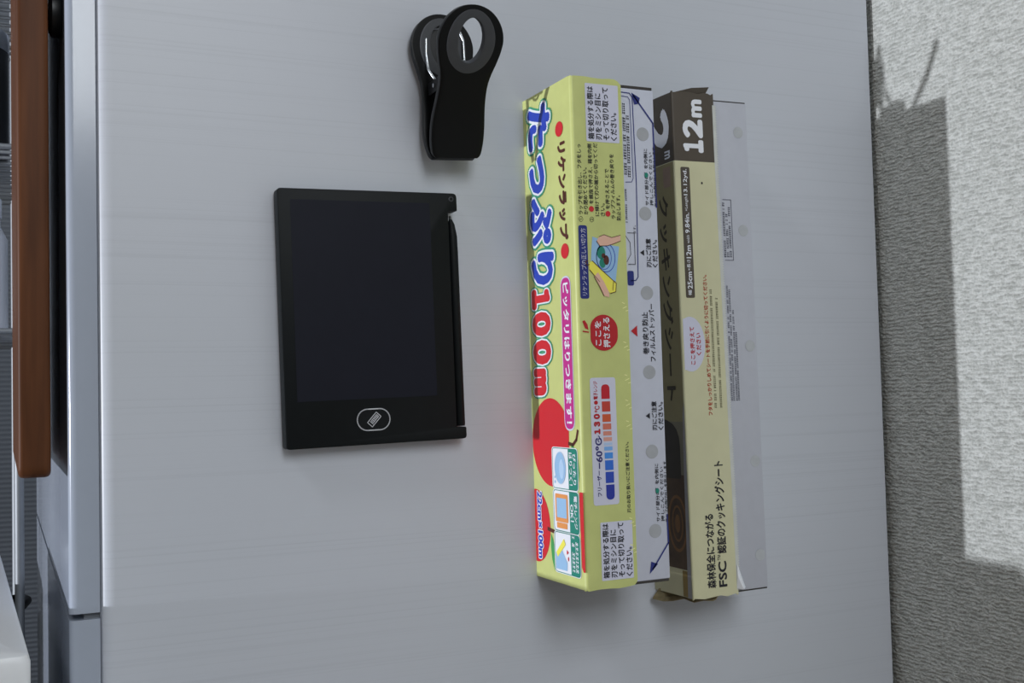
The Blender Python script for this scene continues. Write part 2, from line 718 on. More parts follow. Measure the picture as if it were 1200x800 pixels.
BIG = [('たっぷり', (5.0, 29.5, 139.5, 226.0), 'blue'), ('１', (4.4, 24.0, 128.4, 138.2), 'red'), ('０', (4.2, 24.0, 115.4, 127.0), 'red'), ('０', (4.2, 23.6, 101.8, 113.6), 'red'), ('m', (4.2, 17.6, 87.0, 100.0), 'red')]
for lev, ol, mm_, nm in ((2, 0.088, 'green', 'lettering_rim'), (3, 0.045, 'white', 'lettering_rim'), (4, None, None, 'lettering')):
    for body, rc, c in BIG:
        bold = 0.055 if c == 'blue' else 0.085
        Print(S1, lev).text(body, rc, bold, ol if body != 'm' else (ol and ol * 1.0)).done(nm, M[mm_ or c], lid1)
Print(S1, 2).text('リケンラップ', (35.8, 44.0, 158.0, 203.5), 0.05).done('lettering', M['maroon'], lid1)
for a_, b_ in ((38.3, 209.8), (40.3, 153.0)):
    Print(S1, 2).oval(a_, b_, 3.8, 3.5).done('apple_print', M['red'], lid1)
p = Print(S1, 1).rect(34.6, 44.8, 70.8, 141.6, 5.0)
p.done('pill_rim', M['lilac'], lid1)
Print(S1, 2).rect(35.2, 44.2, 71.6, 140.8, 4.4).done('pill_print', M['magenta'], lid1)
Print(S1, 3).text('ピッタリはりつきます！', (37.0, 42.6, 74.0, 138.5), 0.03).done('lettering', M['white'], lid1)
for lev, ol, mm_ in ((2, 0.075, 'white'), (3, None, 'blue')):
    Print(S1, lev).text('22cm×100m', (3.4, 8.6, 9.0, 41.0), 0.04, ol).done('lettering', M[mm_], lid1)
ICON = [(62.6, 44.0), (43.0, 24.4), (23.6, 5.2)]
for k, (zt, zb) in enumerate(ICON):
    Print(S1, 2).rect(20.4, 46.4, zb - 0.5, zt + 0.5, 2.4).done('icon_rim', M['white'], lid1)
    Print(S1, 3).stroke(round_poly([(21.2, zb), (45.8, zb), (45.8, zt), (21.2, zt)], 2), 0.35, True).done('icon_frame', M['teal'], lid1)
    Print(S1, 3).poly(round_poly([(37.0, zb), (45.7, zb), (45.7, zt), (37.0, zt)], [0, 2, 2, 0])).done('icon_caption', M['teal'], lid1)
p = Print(S1, 4)
p.text('ぴったり', (41.6, 44.6, 46.5, 60.5), 0.02).text('はりつく！', (38.0, 41.0, 46.0, 61.0), 0.02)
p.text('電子レンジ', (41.6, 44.6, 26.5, 41.5), 0.02).text('OK！', (38.0, 41.0, 29.5, 37.5), 0.02)
p.dashes((38.0, 44.8, 7, 22), 2)
p.done('lettering', M['white'], lid1)
Print(S1, 4).oval(29, 53.5, 5.5, 7.4).oval(23.4, 46.8, 0.7, 0.7).oval(23.4, 49, 0.6, 0.6).done('bowl_print', M['sky'], lid1)
p = Print(S1, 5).ring(29, 53.5, 5.6, 7.5, 0.4)
p.oval(30.5, 53, 2.4, 4.6)
p.done('bowl_outline', mat('ink_pale_blue', (176, 206, 236), 0.45), lid1)
p = Print(S1, 4).rect(23, 35.5, 28.5, 41.4, 0.8).rect(24, 34.5, 25.6, 28.2, 0.4)
p.done('oven_print', M['orange'], lid1)
Print(S1, 5).rect(24.4, 34.2, 30.5, 39.5, 0.6).done('oven_window', M['sky'], lid1)
Print(S1, 4).poly([(22, 6.5), (33, 6.5), (33.5, 10), (28, 16), (22, 14)]).done('film_print', M['sky'], lid1)
Print(S1, 5).poly([(22.5, 14), (30.5, 21), (32.2, 18.5), (24, 12)]).done('tube_print', M['lemon'], lid1)
Print(S1, 5).poly([(33.2, 14), (35, 15.2), (33.2, 16.2)]).oval(34.6, 12.2, 0.5, 1).done('arrow_print', M['red'], lid1)

# --- lid, front flap
Print(F1, 0).rect(7.6, 24.9, 202.2, 229.0, 0.6).done('notice_panel', M['lilac'], lid1)
Print(F1, 0).rect(8.2, 24.7, 3.6, 29.6, 0.6).done('notice_panel', M['lilac'], lid1)
p = Print(F1, 1)
for z in (203.2, 4.6):
    x = 8.5 if z > 100 else 9.0
    for i, (t, n) in enumerate((('箱を処分する際は', 24.4), ('刃をミシン目に', 21.4), ('そって切り取って', 24.4), ('ください。', 13.0))):
        p.text(t, (x + i * 3.95, x + i * 3.95 + 3.3, z, z + n), 0.026)
p.done('lettering', M['ink'], lid1)
p = Print(F1, 1)
for t, x, z0, z1 in (('ラップを引き出し、フタをしっ', 2.3, 168.5, 200.5), ('かり閉めてください。', 5.0, 168.5, 190), ('を親指で押さえ、箱を内側', 7.9, 173.5, 201),
                     ('に傾けて刃の端から切ってくだ', 10.8, 168, 201.5), ('さい。', 13.7, 168, 174), ('を押さえることで', 16.4, 171.5, 190),
                     ('ラップフィルムの巻き戻りを', 19.2, 167, 197), ('防止します。', 22.0, 166.5, 178)):
    p.text(t, (x, x + 2.25, z0, z1), 0.014)
for x, t in ((2.3, '①'), (7.9, '②')):
    p.text(t, (x, x + 2.2, 165.2, 167.6))
p.done('lettering', M['ink'], lid1)
for a_, b_ in ((9.0, 171.2), (17.5, 169.3)):
    Print(F1, 1).oval(a_, b_, 1.3, 1.3).done('apple_print', M['red'], lid1)
Print(F1, 0).rect(1.9, 6.4, 130.3, 163.6, 1.2).done('heading_bar', M['navy'], lid1)
Print(F1, 1).text('リケンラップの正しい切り方', (2.9, 5.5, 131.8, 162.2), 0.0).done('lettering', M['lilac'], lid1)
# drawing of the film being pulled over a plate
Print(F1, 0).poly([(9.0, 158.6), (13, 157.4), (19, 154.8), (22.8, 154.4), (21.4, 145), (20.4, 138.2), (13.4, 142.2), (7.8, 146.2), (8.2, 152)]).done('film_print', M['sky'], lid1)
p = Print(F1, 1).ring(15.6, 149.2, 5.0, 6.8, 0.35).ring(14.6, 149.2, 4.0, 5.6, 0.3)
p.done('plate_outline', M['blue'], lid1)
p = Print(F1, 1).oval(13.2, 151.4, 2.2, 3.0).oval(13.8, 146.6, 1.6, 2.2)
p.done('food_print', M['teal'], lid1)
Print(F1, 2).oval(15.8, 148.0, 1.4, 2.2).oval(14.4, 150, 1.0, 1.1).done('food_print', M['maroon'], lid1)
Print(F1, 2).poly([(11, 156.6), (12.4, 158.6), (15, 159.6), (19, 158.4), (23.6, 159.6), (23.6, 157), (20, 155.6), (16.6, 154.6), (12.6, 154.4)]).done('hand_print', M['skin'], lid1)
Print(F1, 1).poly([(6.6, 146.2), (8.4, 147.6), (13, 143.6), (20.6, 137.4), (20.2, 133.6), (17.4, 132.8), (12, 138), (7, 143.4)]).done('tube_print', M['lemon'], lid1)
Print(F1, 2).poly([(9.2, 140.4), (11.2, 142.4), (14.2, 138), (16.6, 133.4), (16.8, 131.0), (14, 131.6), (12, 135.6)]).done('hand_print', M['skin'], lid1)
p = Print(F1, 3)
p.stroke([(8.4, 147.6), (13, 143.6), (20.6, 137.4), (20.2, 133.6), (17.4, 132.8)], 0.3)
p.stroke([(19.2, 138.2), (18.6, 134.2)], 0.25)
p.stroke([(7, 143.4), (12, 138)], 0.25).stroke([(6.2, 147.6), (5.0, 147.0), (5.6, 145.4), (6.8, 145.8)], 0.45)
p.stroke([(9.2, 140.4), (12, 135.6), (14, 131.6)], 0.25).stroke([(12.4, 158.6), (15, 159.6), (19, 158.4), (23.6, 159.6)], 0.25)
p.stroke([(11, 156.6), (12.6, 154.4), (16.6, 154.6), (20, 155.6), (23.6, 157)], 0.25)
p.done('drawing_line', M['maroon'], lid1)
# press-here apple
ap = []
for k in range(48):
    t = 2 * math.pi * k / 48
    r = 1 - 0.12 * math.exp(-((t - math.pi) / 0.4) ** 2) - 0.05 * math.exp(-((min(t, 2 * math.pi - t)) / 0.3) ** 2)
    ap.append((13.2 + 7.7 * r * math.cos(t), 114.9 + 8.2 * r * math.sin(t)))
Print(F1, 1).poly(ap).done('apple_print', M['dkred'], lid1, 'red apple marking where to press')
Print(F1, 1).poly([(2.4, 120.2), (3.6, 120.6), (5.0, 118.6), (5.4, 116.2), (3.6, 117.0)]).done('leaf_print', M['dkred'], lid1)
Print(F1, 1).stroke([(2.6, 115.6), (5.4, 115.2)], 0.6).done('apple_stem_print', M['dkred'], lid1)
Print(F1, 2).text('ここを', (8.6, 11.8, 109.0, 120.2), 0.02).text('押さえる', (12.8, 16.4, 108.2, 121.8), 0.02).done('lettering', M['white'], lid1)
# heat range panel
Print(F1, 0).rect(5.2, 18.4, 37.3, 94.6, 1.4).done('heat_panel', M['lilac'], lid1)
SEG = [(450, 467, (190, 24, 40)), (470, 482, (192, 62, 50)), (485, 494, (204, 88, 50)), (496, 503, (206, 112, 92)), (505, 510, (210, 136, 118)), (512, 516.5, (214, 156, 142)),
       (518.5, 521.5, (176, 200, 232)), (523, 527.5, (120, 172, 232)), (530, 537, (68, 142, 226)), (539, 550.5, (48, 108, 208)), (552.5, 565.5, (40, 72, 178)), (567.5, 585, (36, 52, 156))]
for k, (a, b, c) in enumerate(SEG):
    z1, z0 = 91.5 - (a - 450) * 0.3848, 91.5 - (b - 450) * 0.3848
    s = 10.9 + 0.9 * k / 11
    q = round_poly([(s, z0), (s + 4.3, z0), (s + 4.3, z1), (s, z1)], [2.1 if k == 11 else 0, 2.1 if k == 11 else 0, 2.1 if k == 0 else 0, 2.1 if k == 0 else 0], 5)
    Print(F1, 1).poly(q).done('heat_bar', mat('ink_heat', c, 0.45, var=0.0), lid1)
Print(F1, 1).text('フリーザー', (7.4, 9.6, 41.2, 52.8), 0.026).text('−60℃', (7.0, 10.4, 53.6, 67.6), 0.03).text('〜', (8.2, 9.4, 65.5, 68.6), 0.02).done('lettering', mat('ink_indigo', (44, 40, 110), 0.45), lid1)
Print(F1, 1).text('１３０', (6.6, 9.8, 69.2, 78.4), 0.085).text('℃', (7.2, 9.8, 79.0, 82.0), 0.03).oval(8.0, 83.4, 1.0, 0.9).text('電子レンジ', (6.9, 9.0, 84.8, 93.0), 0.02).done('lettering', M['dkred'], lid1)
Print(F1, 1).text('刃のお取り扱いにご注意ください。', (22.3, 24.3, 33, 65), 0.014).done('lettering', M['ink'], lid1)
# perforation nicks along the flap edge
p = Print(F1, 1)
for z in (126, 108, 93, 81.5, 72, 28, 16):
    p.stroke([(23.6, z), (25.6, z + 0.8)], 0.35).stroke([(23.4, z + 2.6), (24.6, z + 2.2)], 0.4).stroke([(25.2, z - 1.2), (26.4, z - 1.0)], 0.4)
p.done('perforation', mat('crease_yellow', (238, 238, 170), 0.6), lid1)['kind'] = 'stuff'

# --- white carton front
for z, x in ((207.6, 38.1), (170.3, 38.0), (133.3, 37.4), (96.5, 37.2), (59.9, 37.1), (23.5, 37.4)):
    Print(B1, 0).oval(x, z, 3.3, 3.2).done('glue_spot', M['glue'], body1)
p = Print(B1, 1)
p.stroke([(33.6, 225.6), (43.8, 213.2), (44.2, 173.5)], 0.75).poly([(32.6, 226.8), (37.2, 224.6), (36.4, 221.8), (34.0, 221.2)])
p.done('blue_arrow', M['navy'], body1)
p = Print(B1, 1)
p.stroke([(44.0, 30.5), (44.2, 17.6), (35.4, 6.2)], 0.75).poly([(33.6, 4.2), (34.6, 9.8), (36.0, 9.2), (38.2, 8.4)])
p.done('blue_arrow', M['navy'], body1)
p = Print(B1, 1)
p.stroke([(26.5, 226.6), (31.6, 226.4), (33.0, 224.6), (33.4, 200), (33.7, 184), (33.3, 160), (32.9, 140.6), (31.6, 139.0), (29, 138.8)], 0.45)
p.stroke([(26.5, 224.8), (30.6, 224.6), (31.6, 223.2), (32.1, 186.6), (31.2, 184.8), (28, 184.6)], 0.3)
p.done('blue_line_print', M['navy'], body1)
Print(B1, 1).rect(27.2, 30.6, 136.6, 143.4, 1.0).done('blue_tag', M['navy'], body1)
p = Print(B1, 1)
p.stroke([(28, 161), (31.6, 161), (31.6, 146.4), (28, 146.4)], 0.3)
p.stroke([(27.0, 159.5), (29.2, 156.5), (29.4, 151), (27.2, 147.6)], 0.25)
p.dashes((27.2, 31.0, 187, 222), 2, 0.3)
p.dashes((27.2, 28.4, 165, 181), 1, 0.3)
for z in (174.2, 27.6):
    p.text('サイド部分の　を内側に', (38.2, 40.2, z, z + 26.6), 0.016)
    p.poly([(38.3, z + 13.0), (38.3, z + 15.6), (40.3, z + 14.3)])
    p.text('押しこんでください', (40.8, 42.6, z, z + 25), 0.016)
    p.text('ラップの飛び出しを防止します', (43.0, 44.6, z - 0.4, z + 27.6), 0.016)
for z in (145.2, 69.6):
    p.text('刃にご注意', (37.6, 40.4, z, z + 13.4), 0.026).text('ください。', (41.0, 43.8, z, z + 13.0), 0.026)
    p.poly([(36.6, z + 5.4), (36.6, z + 8.2), (34.4, z + 6.8)])
p.text('巻き戻り防止', (34.2, 37.4, 104.8, 124.4), 0.02).text('フィルムストッパー', (38.0, 41.0, 101.4, 128.2), 0.02)
p.text('ます。', (31.2, 32.6, 160.8, 164.6))
p.done('lettering', M['ink'], body1)
Print(B1, 1).poly([(31.4, 113.0), (31.4, 118.2), (28.0, 115.6)]).done('red_triangle', M['dkred'], body1)
for b_ in (188.4, 41.8):
    Print(B1, 2).oval(39.2, b_, 1.0, 1.2).done('tab_mark', M['teal'], body1)

# ================================================================== BAKING PAPER CARTON
L2, W2, D2, T2 = 247.9, 45.0, 34.65, -0.01415
c2 = root('baking_paper_carton', (66.5, 0, -13.45), T2)
tag(c2, 'worn beige baking paper carton with dark brown end reading 12m, on the fridge side', 'carton')
bm = bmesh.new()
add_box(bm, (0.2, -D2 + 0.75, 1.6), (W2, 0, L2 - 3.0), 0.6)
body2 = from_bm('carton_body', bm, M['card_grey'], c2, smooth=40)
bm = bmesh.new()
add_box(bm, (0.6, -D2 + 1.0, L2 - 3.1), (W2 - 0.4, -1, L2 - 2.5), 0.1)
from_bm('end_flap', bm, M['card_edge_shade'], c2)
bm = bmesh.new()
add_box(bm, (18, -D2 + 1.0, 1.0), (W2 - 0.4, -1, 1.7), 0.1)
from_bm('end_flap', bm, M['card_edge_shade'], c2)  # dark plate standing in for contact shade at the foot
# opened end flap sticking up at the top
bm = bmesh.new()
add_prism(bm, [(1.5, L2 - 0.4), (20.5, L2 - 0.2), (22.2, L2 + 3.4), (12, L2 + 2.4)],
          lambda x, z: (x, -D2 + 0.9 - (z - L2) * 0.35, z), lambda x, z: (x, -D2 + 1.5 - (z - L2) * 0.35, z))
o = from_bm('end_flap', bm, M['brown'], c2)
o['label'] = 'torn brown flap sticking up'
pth2 = lid_path(24.6, D2, r=0.9)


def trim2(i, j, z):
    w = 0.5 * math.sin(i * 2.1 + j * 1.3) if j in (0, 2) else 0
    return z + w


bm = bmesh.new()
add_sheet(bm, pth2, [0.4, 213.6, L2], -0.7, trim2)
for v in bm.verts:                       # the flap edge drifts outwards towards the foot
    if v.co.x > 10 and v.co.z < 200:
        v.co.x += 1.9 * (v.co.x - 10) / 15
lid2 = from_bm('carton_lid', bm, [M['beige'], M['brown']], c2, smooth=50)
lid2['label'] = 'beige lid with dark brown end'
S2 = Face('side', 0.0, 'down')
F2 = Face('front', D2, 'up')
B2 = Face('front', D2 - 0.75, 'up')
# saw-tooth cutting strip along the flap edge
bm = bmesh.new()
n = 196
for k in range(n):
    z0 = 2.5 + k * (L2 - 8) / n
    z1 = 2.5 + (k + 1) * (L2 - 8) / n
    x = 24.6 + (1.85 * (1 - z0 / 213) if z0 < 213 else 0)
    tri = [(x - 0.8, z0), (x + 0.7, z0), (x + 1.7, (z0 + z1) / 2), (x + 0.7, z1), (x - 0.8, z1)]
    add_prism(bm, tri, lambda s, z: (s, -D2 + 0.45, z), lambda s, z: (s, -D2 - 0.02, z))
from_bm('cutting_strip', bm, mat('strip_pale', (200, 203, 199), 0.5, var=0.05), lid2)['kind'] = 'stuff'

Print(F2, 1).text('１', (5.6, 17.4, 218.0, 224.4), 0.07).text('２', (5.6, 17.4, 225.2, 234.6), 0.07).text('m', (11.2, 17.4, 235.6, 244.6), 0.05).done('lettering', M['white'], lid2)
Print(F2, 0).rect(3.4, 8.6, 146.2, 210.6, 0.9).done('size_bar', M['brown'], lid2)
p = Print(F2, 1).text('幅', (4.8, 6.8, 147.6, 150), 0.01).text('25cm', (4.6, 7.4, 150.6, 159), 0.02).text('×長さ', (4.8, 6.8, 159.6, 165), 0.01).text('12m', (4.6, 7.4, 165.6, 172), 0.02)
p.text('width', (5.2, 6.8, 173, 177)).text('9.84in.', (4.6, 7.2, 178, 188), 0.015).text('×Length', (5.0, 7.0, 188.8, 196)).text('13.12yd.', (4.6, 7.4, 196.6, 209.6), 0.015)
p.done('lettering', M['white'], lid2)
Print(F2, 0).poly([(0.9, 136)] + [(4.8 + 8.4 * math.cos(t), 123.6 + 13.4 * math.sin(t)) for t in [math.pi * (0.62 - 1.24 * k / 24) for k in range(25)]] + [(0.9, 111)]).done('press_oval', M['lilac'], lid2)
Print(F2, 1).text('ここを押さえて', (4.4, 7.2, 113.5, 132), 0.026).text('ください', (8.0, 10.8, 118, 129), 0.026).done('lettering', M['dkred'], lid2)
Print(F2, 1).text('フタをしっかりしめてシートを手前に引くように切ってください。', (13.4, 15.9, 88.5, 157.5), 0.02).done('lettering', M['redtext'], lid2)
p = Print(F2, 1).dashes((17.2, 18.6, 92, 150), 1, 0.2, 1.0).dashes((20.4, 21.8, 92, 146), 1, 0.2, 1.0)
p.done('small_print', mat('ink_faint', (120, 116, 90), 0.5), lid2)
Print(F2, 1).text('森林保全につながる', (8.4, 13.6, 4.8, 40.6), 0.026).text('FSC', (15.2, 20.0, 4.8, 17.2), 0.026).text('™', (15.0, 16.6, 17.8, 20.4), 0.0).text('認証の', (15.0, 20.4, 21.0, 33.0), 0.026).text('クッキングシート', (15.0, 20.6, 33.4, 66.0), 0.026).done('lettering', M['ink'], lid2)
Print(F2, 1).oval(15.6, 203, 0.5, 0.6, 12).done('pin_hole', M['ink'], lid2)
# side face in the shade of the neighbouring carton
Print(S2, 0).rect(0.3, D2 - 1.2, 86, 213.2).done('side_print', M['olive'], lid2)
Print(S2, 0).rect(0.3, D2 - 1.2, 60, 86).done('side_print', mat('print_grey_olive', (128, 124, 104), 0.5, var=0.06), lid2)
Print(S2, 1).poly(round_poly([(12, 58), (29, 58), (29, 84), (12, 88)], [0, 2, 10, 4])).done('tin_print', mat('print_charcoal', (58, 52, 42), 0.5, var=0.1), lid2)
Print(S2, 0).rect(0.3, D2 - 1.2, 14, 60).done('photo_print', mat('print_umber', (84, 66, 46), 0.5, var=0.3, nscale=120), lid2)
Print(S2, 1).text('２', (10.0, 31.5, 220.5, 241), 0.06).text('m', (26.5, 31.5, 215.4, 219.4), 0.03).done('lettering', M['white'], lid2)
Print(S2, 1).text('クッキングシート', (19.5, 28.0, 96, 198), 0.03).done('lettering', mat('ink_umber', (62, 54, 38), 0.5), lid2)
Print(S2, 1).rect(24.5, 31.0, 201.5, 211.5, 0.5).done('seal_print', mat('print_pinkish', (150, 128, 112), 0.5), lid2)
p = Print(S2, 1).ring(24, 36, 8.5, 14, 1.6).ring(24, 36, 5.0, 9.0, 1.2).oval(24, 36, 2.2, 4.5)
p.done('log_print', mat('print_log', (128, 92, 52), 0.5, var=0.1), lid2)
Print(S2, 1).rect(26.5, 33.0, 1.0, 13.5).done('gold_patch', mat('print_gold', (150, 128, 70), 0.5), lid2)
Print(S2, 2).poly([(30.6, 0.6), (34.0, 0.6), (34.0, 96), (32.6, 90), (31.6, 60), (31.2, 30)]).done('worn_edge', mat('card_worn', (158, 158, 160), 0.7, var=0.06), lid2)
# plain front: boxed notice, small print and dabs of glue
p = Print(B2, 1)
p.stroke([(28.0, 165), (33.0, 165), (33.0, 195.4), (28.0, 195.4)], 0.3)
p.dashes((27.4, 32.4, 166.5, 194), 3, 0.35)
p.dashes((27.6, 30.2, 95, 152), 2, 0.35, 0.9).dashes((30.6, 33.2, 95, 140), 2, 0.35, 0.9)
p.done('small_print', mat('ink_grey', (86, 88, 104), 0.5), body2)
for x, z in ((40.7, 122.1), (40.6, 64.5), (41.0, 17.9), (39.8, 180.1), (39.4, 229.8)):
    Print(B2, 0).oval(x, z, 2.9, 2.9).done('glue_spot', M['glue_pale'], body2)
# torn corner of the front and crumpled flap at the foot
bm = bmesh.new()
v = [bm.verts.new(q) for q in ((26.2, -D2 - 0.3, 15.2), (30.6, -D2 - 0.2, 3.2), (28.2, -D2 - 2.2, 2.6), (25.8, -D2 - 0.9, 9.0), (25.6, -D2 + 0.3, 3.0))]
bm.faces.new((v[0], v[3], v[2]))
bm.faces.new((v[0], v[2], v[1]))
bm.faces.new((v[0], v[4], v[3]))
bm.faces.new((v[3], v[4], v[2]))
o = from_bm('torn_paper', bm, M['white'], lid2)
o['label'] = 'white torn corner of card'
bm = bmesh.new()
G = 7
grid = [[bm.verts.new((-0.5 + 17.5 * i / (G - 1) + random.uniform(-.5, .5) - 3.5 * (1 - j / 3), -4 - (D2 - 7) * i / (G - 1) + random.uniform(-.6, .6), 1.2 - 4.6 * (1 - j / 3) * (1 - 0.25 * i / G) + random.uniform(-.9, .9))) for j in range(4)] for i in range(G)]
for i in range(G - 1):
    for j in range(3):
        bm.faces.new((grid[i][j], grid[i + 1][j], grid[i + 1][j + 1], grid[i][j + 1]))
o = from_bm('end_flap', bm, mat('card_torn', (140, 128, 96), 0.8, var=0.25), c2)
o.modifiers.new('thick', 'SOLIDIFY').thickness = 0.0006
o['label'] = 'crumpled torn flap at the foot'

# ================================================================== WRITING TABLET
TW, TH, TT = 85.0, 115.0, -0.020
tb = root('writing_tablet', (-123.2, 0, 66.4), TT)
tag(tb, 'black writing tablet with dark blue screen and pen clipped along its edge', 'tablet')
outl = round_poly([(0, 0), (TW, 0), (TW, 5.5), (80.2, 5.5), (80.2, 106.6), (TW - 0.2, 106.6), (TW - 0.2, TH), (0, TH)], [1.8, 1.8, 0.8, 0.5, 0.5, 0.6, 2.2, 1.8], 5)
bm = bmesh.new()
add_prism(bm, outl, lambda x, z: (x, -1.2, z), lambda x, z: (x, -8.0, z))
bmesh.ops.recalc_face_normals(bm, faces=bm.faces[:])
es = [e for e in bm.edges if abs(e.verts[0].co.y - e.verts[1].co.y) < 1e-6]
bmesh.ops.bevel(bm, geom=es, offset=0.55, segments=2, profile=0.5, affect='EDGES', clamp_overlap=True)
case = from_bm('case', bm, M['tablet'], tb, smooth=35)
FT = Face('front', 8.0, 'right')
Print(FT, 0).rect(5.6, 71.0, 20.6, 110.0, 0.6).done('screen', M['screen'], tb, 'dark blue writing screen')
ringp = round_poly([(0, 0), (1, 0), (1, 1), (0, 1)], 0)
bx, bz = 40.0, 11.2
sp = []
for k in range(17):
    t = -math.pi / 2 + math.pi * k / 16
    sp.append((bx + 2.9 + 4.75 * math.cos(t), bz + 4.75 * math.sin(t)))
for k in range(17):
    t = math.pi / 2 + math.pi * k / 16
    sp.append((bx - 2.9 + 4.75 * math.cos(t), bz + 4.75 * math.sin(t)))
bm = bmesh.new()
add_prism(bm, [(bx + (x - bx) * 0.93, bz + (z - bz) * 0.9) for x, z in sp], lambda x, z: (x, -7.9, z), lambda x, z: (x, -8.25, z))
btn = from_bm('erase_button', bm, M['tablet'], tb)
Print(FT, 1).stroke(sp, 0.5, True).done('button_ring', M['pale_print'], btn, 'pale outlined button ring')
FB = Face('front', 8.2, 'right')
p = Print(FB, 1)
ca, sa = math.cos(math.radians(47)), math.sin(math.radians(47))
rot = lambda u, v: (bx + 0.2 + u * ca - v * sa, bz + u * sa + v * ca)
p.stroke([rot(-3.1, -1.5), rot(3.1, -1.5), rot(3.1, 1.5), rot(-3.1, 1.5)], 0.32, True)
p.stroke([rot(-1.3, -0.7), rot(2.4, -0.7), rot(2.4, 0.7), rot(-1.3, 0.7)], 0.28, True)
for u in (-0.6, 0.2, 1.0, 1.8):
    p.stroke([rot(u, -0.6), rot(u, 0.6)], 0.4)
p.stroke([rot(-1.9, -0.9), rot(-1.9, 0.9)], 0.3)
p.done('eraser_symbol', M['pale_print'], btn)
# pen
bm = bmesh.new()
add_tube(bm, [(82.7, -5.6, 5.9), (82.7, -5.6, 6.8), (82.7, -5.6, 88), (82.7, -5.6, 95), (82.4, -5.4, 100.5), (82.2, -5.2, 103.0)], [2.2, 2.45, 2.45, 2.3, 1.7, 0.8], 14)
pen = from_bm('pen', bm, M['tablet'], tb, smooth=50)
bm = bmesh.new()
add_tube(bm, [(82.2, -5, 102.5), (82.2, -5, 104.6)], [0.7, 0.45], 10)
from_bm('pen_tip', bm, M['black_plastic'], pen, smooth=50)
for z in (18, 50, 82):
    bm = bmesh.new()
    add_box(bm, (79.6, -6.4, z), (82.0, -2.2, z + 1.6), 0.2)
    from_bm('pen_holder', bm, M['tablet'], tb)
bm = bmesh.new()
t = [(81.9 + 0.95 * math.cos(a), -8.02, 112.2 + 0.95 * math.sin(a)) for a in [2 * math.pi * k / 16 for k in range(17)]]
add_tube(bm, t, 0.28, 6, False)
from_bm('lanyard_eyelet', bm, M['clip_grey'], tb, smooth=60)
for z in (25, 90):
    for x in (15, 65):
        bm = bmesh.new()
        add_tube(bm, [(x, 0, z), (x, -1.3, z)], 6, 20)
        from_bm('magnet', bm, M['black_plastic'], tb, smooth=40)

# ================================================================== BAG CLIP
cl = root('bag_clip', (-42.7, 0, 198.9), -0.05)
tag(cl, 'black plastic bag clip with grey ring handles and wire spring, stuck to the fridge', 'clip')


def interp(tab, s):
    for (a, va), (b, vb) in zip(tab, tab[1:]):
        if s <= b:
            t = (s - a) / (b - a)
            return va + (vb - va) * t
    return tab[-1][1]


def smooth_tab(tab, s):
    n = len(tab)
    for i in range(n - 1):
        (a, va), (b, vb) = tab[i], tab[i + 1]
        if s <= b:
            pa = tab[i - 1] if i else tab[i]
            pb = tab[i + 2] if i + 2 < n else tab[i + 1]
            ma = (vb - pa[1]) / (b - pa[0])
            mb = (pb[1] - va) / (pb[0] - a)
            h = b - a
            t = (s - a) / h
            return ((2 * t ** 3 - 3 * t ** 2 + 1) * va + (t ** 3 - 2 * t ** 2 + t) * h * ma + (-2 * t ** 3 + 3 * t ** 2) * vb + (t ** 3 - t ** 2) * h * mb)
    return tab[-1][1]


WID = [(0, 10.2), (0.8, 11.3), (2.5, 12.1), (8, 12.9), (16, 12.9), (25, 12.0), (33, 11.6), (39, 12.2), (45, 13.9), (50, 15.1), (54, 15.6)]


def half_width(s):
    if s <= 54:
        return smooth_tab(WID, s)
    t = min(1, (s - 54) / 16.0)
    return 15.6 * math.sqrt(max(0.0, 1 - t * t))


def curve_pts(tab):
    """arc-length table of a lever's centre line: list of (s, y, z)"""
    out = [(0, tab[0][1], tab[0][0])]
    s = 0
    zt = tab[-1][0]
    py, pz = tab[0][1], tab[0][0]
    n = 240
    for k in range(1, n + 1):
        z = tab[0][0] + (zt - tab[0][0]) * k / n
        y = smooth_tab([(a, b) for a, b in tab], z)
        s += math.hypot(y - py, z - pz)
        out.append((s, y, z))
        py, pz = y, z
    return out


def on_curve(cp, s):
    for a, b in zip(cp, cp[1:]):
        if s <= b[0]:
            t = (s - a[0]) / (b[0] - a[0])
            return a[1] + (b[1] - a[1]) * t, a[2] + (b[2] - a[2]) * t
    a, b = cp[-2], cp[-1]
    k = (s - b[0]) / max(1e-6, b[0] - a[0])
    return b[1] + (b[1] - a[1]) * k, b[2] + (b[2] - a[2]) * k


def lever(name, cp, thick, m, parent, outer, hole, s_rows, shift=0.0, bev=0.7):
    bm = bmesh.new()
    K = 5
    for side in (-1, 1):
        prev = None
        for s in s_rows:
            h, w = hole(s), outer(s)
            y, z = on_curve(cp, s)
            row = [bm.verts.new((side * (h + (w - h) * k / K), y + shift, z)) for k in range(K + 1)]
            if prev:
                for k in range(K):
                    q = (prev[k], prev[k + 1], row[k + 1], row[k])
                    bm.faces.new(q if side > 0 else q[::-1])
            prev = row
    bmesh.ops.remove_doubles(bm, verts=bm.verts[:], dist=0.02)
    bmesh.ops.dissolve_degenerate(bm, edges=bm.edges[:], dist=0.005)
    o = from_bm(name, bm, m, parent, smooth=45)
    md = o.modifiers.new('thick', 'SOLIDIFY')
    md.thickness = thick * MM
    md.offset = 0
    bv = o.modifiers.new('round', 'BEVEL')
    bv.width = bev * MM
    bv.segments = 2
    bv.limit_method = 'ANGLE'
    bv.angle_limit = math.radians(50)
    return o


def ell(c, rs, rw):
    return lambda s: rw * math.sqrt(max(0.0, 1 - ((s - c) / rs) ** 2)) if abs(s - c) < rs else 0.0


